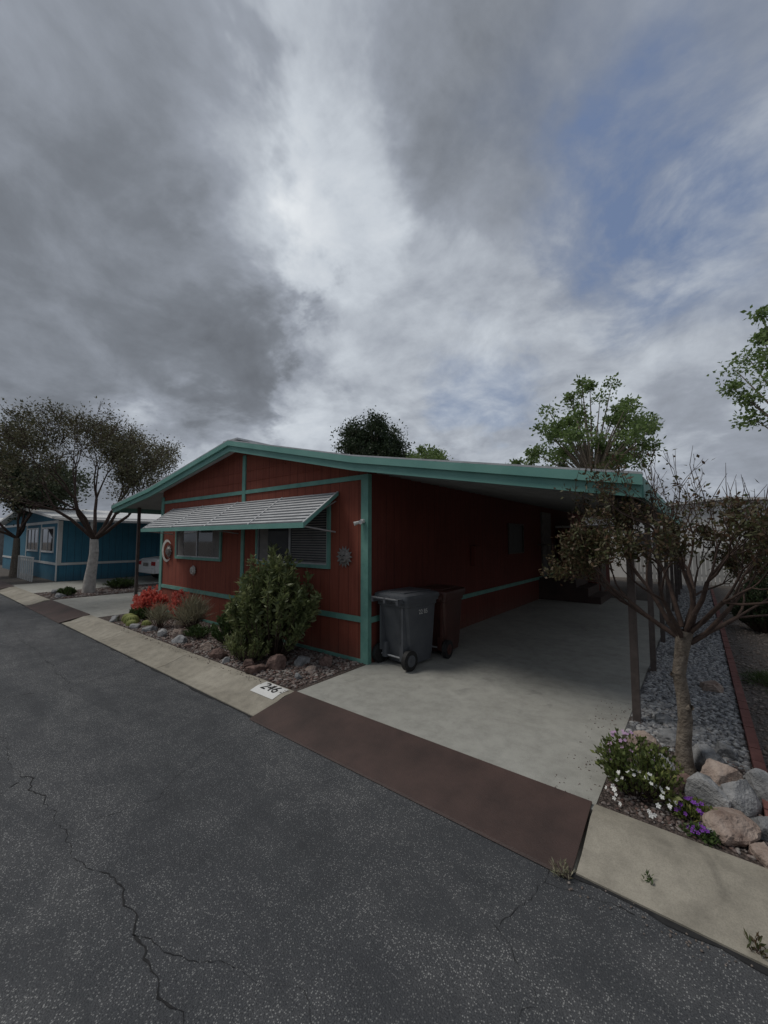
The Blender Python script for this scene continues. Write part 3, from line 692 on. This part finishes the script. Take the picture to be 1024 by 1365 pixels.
# ------------------------------------------------------------------ blue neighbour house
B=empty('mobile_home',(-26,10,0))
bx0,bx1,by0,by1=-33,-20.7,4.4,18
prismY('walls',[(bx0,0),(bx1,0),(bx1,2.65),(-26.8,3.3),(bx0,2.65)],by0,by1,M_blue,B)
strip('roof',[(bx0-.4,2.66),(-26.8,3.36),(bx1+.5,2.66)],0,.1,by0-.35,by1+.3,M_white,B)
strip('carport_roof',[(bx1+.5,2.64),(bx1+3.6,2.45)],0,.08,by0-.3,14,M_grey,B)
boxes('carport_posts',[(bx1+3.3,bx1+3.37,y,y+.07,.09,2.5) for y in (4.6,7.5,10.5)],M_white,B)
boxes('white_trim',[(bx1-.12,bx1+.02,by0-.03,by0-.003,.1,2.6),(bx0,bx1-.12,by0-.025,by0-.003,.75,.85),(bx0,bx1-.12,by0-.025,by0-.003,2.5,2.62),(bx1-3,bx1-2.9,by0-.025,by0-.003,.85,2.5),(bx1-6,bx1-5.9,by0-.025,by0-.003,.85,2.5),
  (bx1+.003,bx1+.025,by0,by1,.75,.85),(bx1+.003,bx1+.025,by0,by0+.12,.85,2.6)],M_white,B)
window(-23.4,-21.4,1.3,2.3,2,B,by0,M_white); window(-26.4,-24.2,1.3,2.3,3,B,by0,M_white)
boxes('porch_railing',[(-24+.35*i,-23.96+.35*i,3.7,3.74,.1,1.05) for i in range(9)]+[(-24.0,-21.1,3.7,3.74,1.05,1.1)],M_white,B)

W=empty('mobile_home',(1,24,0))
prismY('walls',[(-7,0),(9,0),(9,2.7),(1,3.4),(-7,2.7)],21,25,M_white,W)
strip('roof',[(-7.4,2.68),(1,3.42),(9.4,2.68)],0,.1,20.7,25.3,M_roof,W)
window(-2.2,-1,1.2,2.1,2,W,21,M_alum); window(2,4,1.2,2.1,2,W,21,M_alum)
FN=empty('picket_fence',(0,19.4,0))
boxes('pickets',[(-2.4+.13*i,-2.4+.13*i+.10,19.4,19.42,.1,1.35) for i in range(42)],M_grey,FN)
boxes('rails',[(-2.4,3.06,19.425,19.46,.4,.48),(-2.4,3.06,19.425,19.46,1.1,1.18)],M_grey,FN)
for (x0,x1,y0,y1,mt) in ((3.3,10,4.8,18.5,M_curt),(-48,-37,4.6,18,M_curt),(-10,2,-19,-7.5,M_grey),(-28,-16,-19,-7.5,M_curt)):  # first home is unseen, added close by with dark walls to block sky light
    N=empty('mobile_home',((x0+x1)/2,y0,0)); xm=(x0+x1)/2
    prismY('walls',[(x0,0),(x1,0),(x1,2.6),(xm,3.3),(x0,2.6)],y0,y1,mt,N)
    strip('roof',[(x0-.4,2.6),(xm,3.36),(x1+.4,2.6)],0,.1,y0-.4,y1+.4,M_white,N)
    if y0>0: window(x0+1,x0+2.8,1.3,2.2,2,N,y0,M_white)
pts=[];dd=[]
for i in range(60):
    x=-95+random.uniform(0,60); y=random.uniform(22,60); h=random.uniform(3,6.5)
    n=260; q=rng.normal(size=(n,3))*np.array([1.6,1.6,h*.28]); pts.append(np.array([x,y,h*.55])+q); dd.append(unit(n))
leaves('distant_trees',np.vstack(pts),np.vstack(dd),.7,.45,M_mid)

def car(cx,cy):
    e=empty('parked_car',(cx,cy+2.3,.1))
    prof=[(0.05,.35),(0,.55),(.03,.82),(.18,.92),(.95,1.0),(1.55,1.40),(2.0,1.47),(2.9,1.44),(3.5,1.08),(4.3,.98),(4.52,.75),(4.5,.35)]
    V=[];F=[];k=len(prof)
    def w(z): return .9 if z<.95 else .9-(z-.95)*.42
    for f in (-1,-.93,0,.93,1):
        for (y,z) in prof:
            zz=z-(.03 if abs(f)==1 and z>.9 else 0)
            V.append((cx+f*w(z),cy+y,.1+zz))
    for i in range(4):
        for j in range(k): F.append((i*k+j,i*k+(j+1)%k,(i+1)*k+(j+1)%k,(i+1)*k+j))
    F.append(tuple(range(k-1,-1,-1))); F.append(tuple(4*k+j for j in range(k)))
    mp=simple('car_paint',(.7,.7,.7),(.78,.78,.78),1,.25); mesh('body',V,F,mp,e)
    mesh('rear_window',[(cx-.66,cy+.98,.1+1.045),(cx+.66,cy+.98,.1+1.045),(cx+.58,cy+1.5,.1+1.39),(cx-.58,cy+1.5,.1+1.39)],[(0,1,2,3)],M_glass,e)
    rl=simple('red_lens',(.3,.01,.01),(.4,.02,.02),5,.2)
    for s_ in (-1,1):
        q=[(1.15,1.06),(3.35,1.06),(2.9,1.38),(1.65,1.36)]
        mesh('side_window',[(cx+s_*(w(z)+.012),cy+y,.1+z) for y,z in q],[(0,1,2,3)],M_glass,e)
        for y in (.85,3.65):
            cyl('wheel',(cx+s_*.72,cy+y,.42),(cx+s_*.915,cy+y,.42),.32,M_rub,e,24); cyl('hub',(cx+s_*.916,cy+y,.42),(cx+s_*.925,cy+y,.42),.2,M_alum,e,16)
        box('tail_light',cx+s_*.7-.17,cx+s_*.7+.17,cy-.015,cy+.06,.1+.66,.1+.82,rl,e,.01)
    box('bumper',cx-.86,cx+.86,cy-.06,cy+.1,.1+.34,.1+.54,mp,e,.03); box('licence_plate',cx-.2,cx+.2,cy-.035,cy-.02,.1+.62,.1+.76,M_curt,e)
car(-17.9,6.7)

# ------------------------------------------------------------------ world, sun, camera
Sd=Vector((-.45,-.30,.84)).normalized()
el=math.asin(Sd.z); az=math.atan2(Sd.x,Sd.y)
w=bpy.data.worlds.new('World'); scene.world=w; w.use_nodes=True; nt=w.node_tree; nt.nodes.clear()
out=nt.nodes.new('ShaderNodeOutputWorld'); bgn=nt.nodes.new('ShaderNodeBackground'); L(nt,bgn.outputs[0],out.inputs[0]); bgn.inputs[1].default_value=.12
sky=nt.nodes.new('ShaderNodeTexSky'); sky.sky_type='NISHITA'; sky.sun_disc=False; sky.sun_elevation=el; sky.sun_rotation=az
tcn=nt.nodes.new('ShaderNodeTexCoord'); dirv=tcn.outputs['Generated']
sp=nt.nodes.new('ShaderNodeSeparateXYZ'); L(nt,dirv,sp.inputs[0])
zz=math_(nt,'ADD',math_(nt,'MAXIMUM',sp.outputs[2],0.0),.36)
cb=nt.nodes.new('ShaderNodeCombineXYZ'); L(nt,math_(nt,'DIVIDE',sp.outputs[0],zz),cb.inputs[0]); L(nt,math_(nt,'DIVIDE',sp.outputs[1],zz),cb.inputs[1])
pl_=cb.outputs[0]
wc=noise_(nt,pl_,2.2,6,.6,.2,True)
vs=nt.nodes.new('ShaderNodeVectorMath'); vs.operation='SUBTRACT'; L(nt,wc,vs.inputs[0]); vs.inputs[1].default_value=(.5,.5,.5)
vm=nt.nodes.new('ShaderNodeVectorMath'); vm.operation='SCALE'; L(nt,vs.outputs[0],vm.inputs[0]); vm.inputs['Scale'].default_value=.62
va=nt.nodes.new('ShaderNodeVectorMath'); va.operation='ADD'; L(nt,dirv,va.inputs[0]); L(nt,vm.outputs[0],va.inputs[1])
vn=nt.nodes.new('ShaderNodeVectorMath'); vn.operation='NORMALIZE'; L(nt,va.outputs[0],vn.inputs[0]); wd=vn.outputs[0]
def dot_(c):
    c=Vector(c).normalized()
    d=nt.nodes.new('ShaderNodeVectorMath'); d.operation='DOT_PRODUCT'; L(nt,wd,d.inputs[0]); d.inputs[1].default_value=c
    return d.outputs['Value']
def lobe(c,deg0,deg1):
    return mr_(nt,dot_(c),math.cos(math.radians(deg1)),math.cos(math.radians(deg0)),0,1,True)
n1=noise_(nt,pl_,3.6,7,.6,.25); n2=noise_(nt,pl_,1.3,3,.5,.3)
Bv=math_(nt,'ADD',.41,math_(nt,'MULTIPLY',math_(nt,'SUBTRACT',n1,.5),.78))
Bv=math_(nt,'ADD',Bv,math_(nt,'MULTIPLY',math_(nt,'SUBTRACT',n2,.5),.25))
s_=dot_((.627,.818,.017))
Bv=math_(nt,'ADD',Bv,mr_(nt,s_,-.10,.03,-.09,.03,True))
rim=math_(nt,'MULTIPLY',mr_(nt,s_,-.02,.05,0,1,True),mr_(nt,s_,.06,.34,1,0,True))
Bv=math_(nt,'ADD',Bv,math_(nt,'MULTIPLY',rim,.19))
for c,a0,a1,wt in (((-.749,.600,.984),0,13,.14),((-.759,.612,.737),0,10,.12),((-.471,.862,.509),2,20,.12),
                   ((-.957,.496,.20),0,12,.30),((-.25,.98,.30),0,16,.14),((.1,1.0,.45),0,20,.12),((-.55,.8,.2),0,18,.12),
                   ((-1.2,.248,.89),5,32,-.03),((-.878,.546,.414),0,13,-.15),((-.38,.85,1.2),2,16,-.13),((-1.1,.3,.45),0,20,-.04)):
    Bv=math_(nt,'ADD',Bv,math_(nt,'MULTIPLY',lobe(c,a0,a1),wt))
cc=ramp_(nt,Bv,[(.0,(.11,.12,.137)),(.25,(.17,.187,.215)),(.5,(.28,.307,.355)),(.75,(.50,.54,.59)),(1.0,(.70,.73,.76))])
cs=nt.nodes.new('ShaderNodeVectorMath'); cs.operation='SCALE'; L(nt,cc,cs.inputs[0]); cs.inputs['Scale'].default_value=9.2
bm_=math_(nt,'MULTIPLY',lobe((-.082,1.137,.9085),0,14),.85)
bm_=math_(nt,'ADD',bm_,math_(nt,'MULTIPLY',lobe((0,1.18,1.3),0,20),.45))
bm_=math_(nt,'ADD',bm_,math_(nt,'MULTIPLY',lobe((-.40,.917,.34),0,10),.7))
bm_=math_(nt,'ADD',bm_,math_(nt,'MULTIPLY',lobe((.05,1.05,.62),0,12),.35))
bm_=math_(nt,'MULTIPLY',bm_,mr_(nt,n1,.38,.60,1.0,.3),clamp=True)
bluecol=mix_(nt,.65,sky.outputs[0],(1.35,1.75,2.75))
colw=mix_(nt,bm_,cs.outputs[0],bluecol)
L(nt,colw,bgn.inputs[0])
sl=bpy.data.lights.new('sun','SUN'); sl.energy=1.5; sl.angle=math.radians(20); sl.color=(1,.96,.90)
so=bpy.data.objects.new('sun',sl); COL.objects.link(so); so.rotation_euler=Sd.to_track_quat('Z','Y').to_euler(); so.location=(0,0,20)

cam=bpy.data.cameras.new('camera'); co=bpy.data.objects.new('camera',cam); COL.objects.link(co); scene.camera=co
co.location=(0,0,1.85); co.rotation_euler=(math.radians(90+3.87),0,math.radians(38.5))
cam.sensor_fit='VERTICAL'; cam.sensor_height=34.6; cam.sensor_width=25.95; cam.lens=34.6*525/1365; cam.clip_end=1000; cam.clip_start=.05
scene.view_settings.view_transform='Standard'; scene.view_settings.look='None'; scene.view_settings.exposure=0
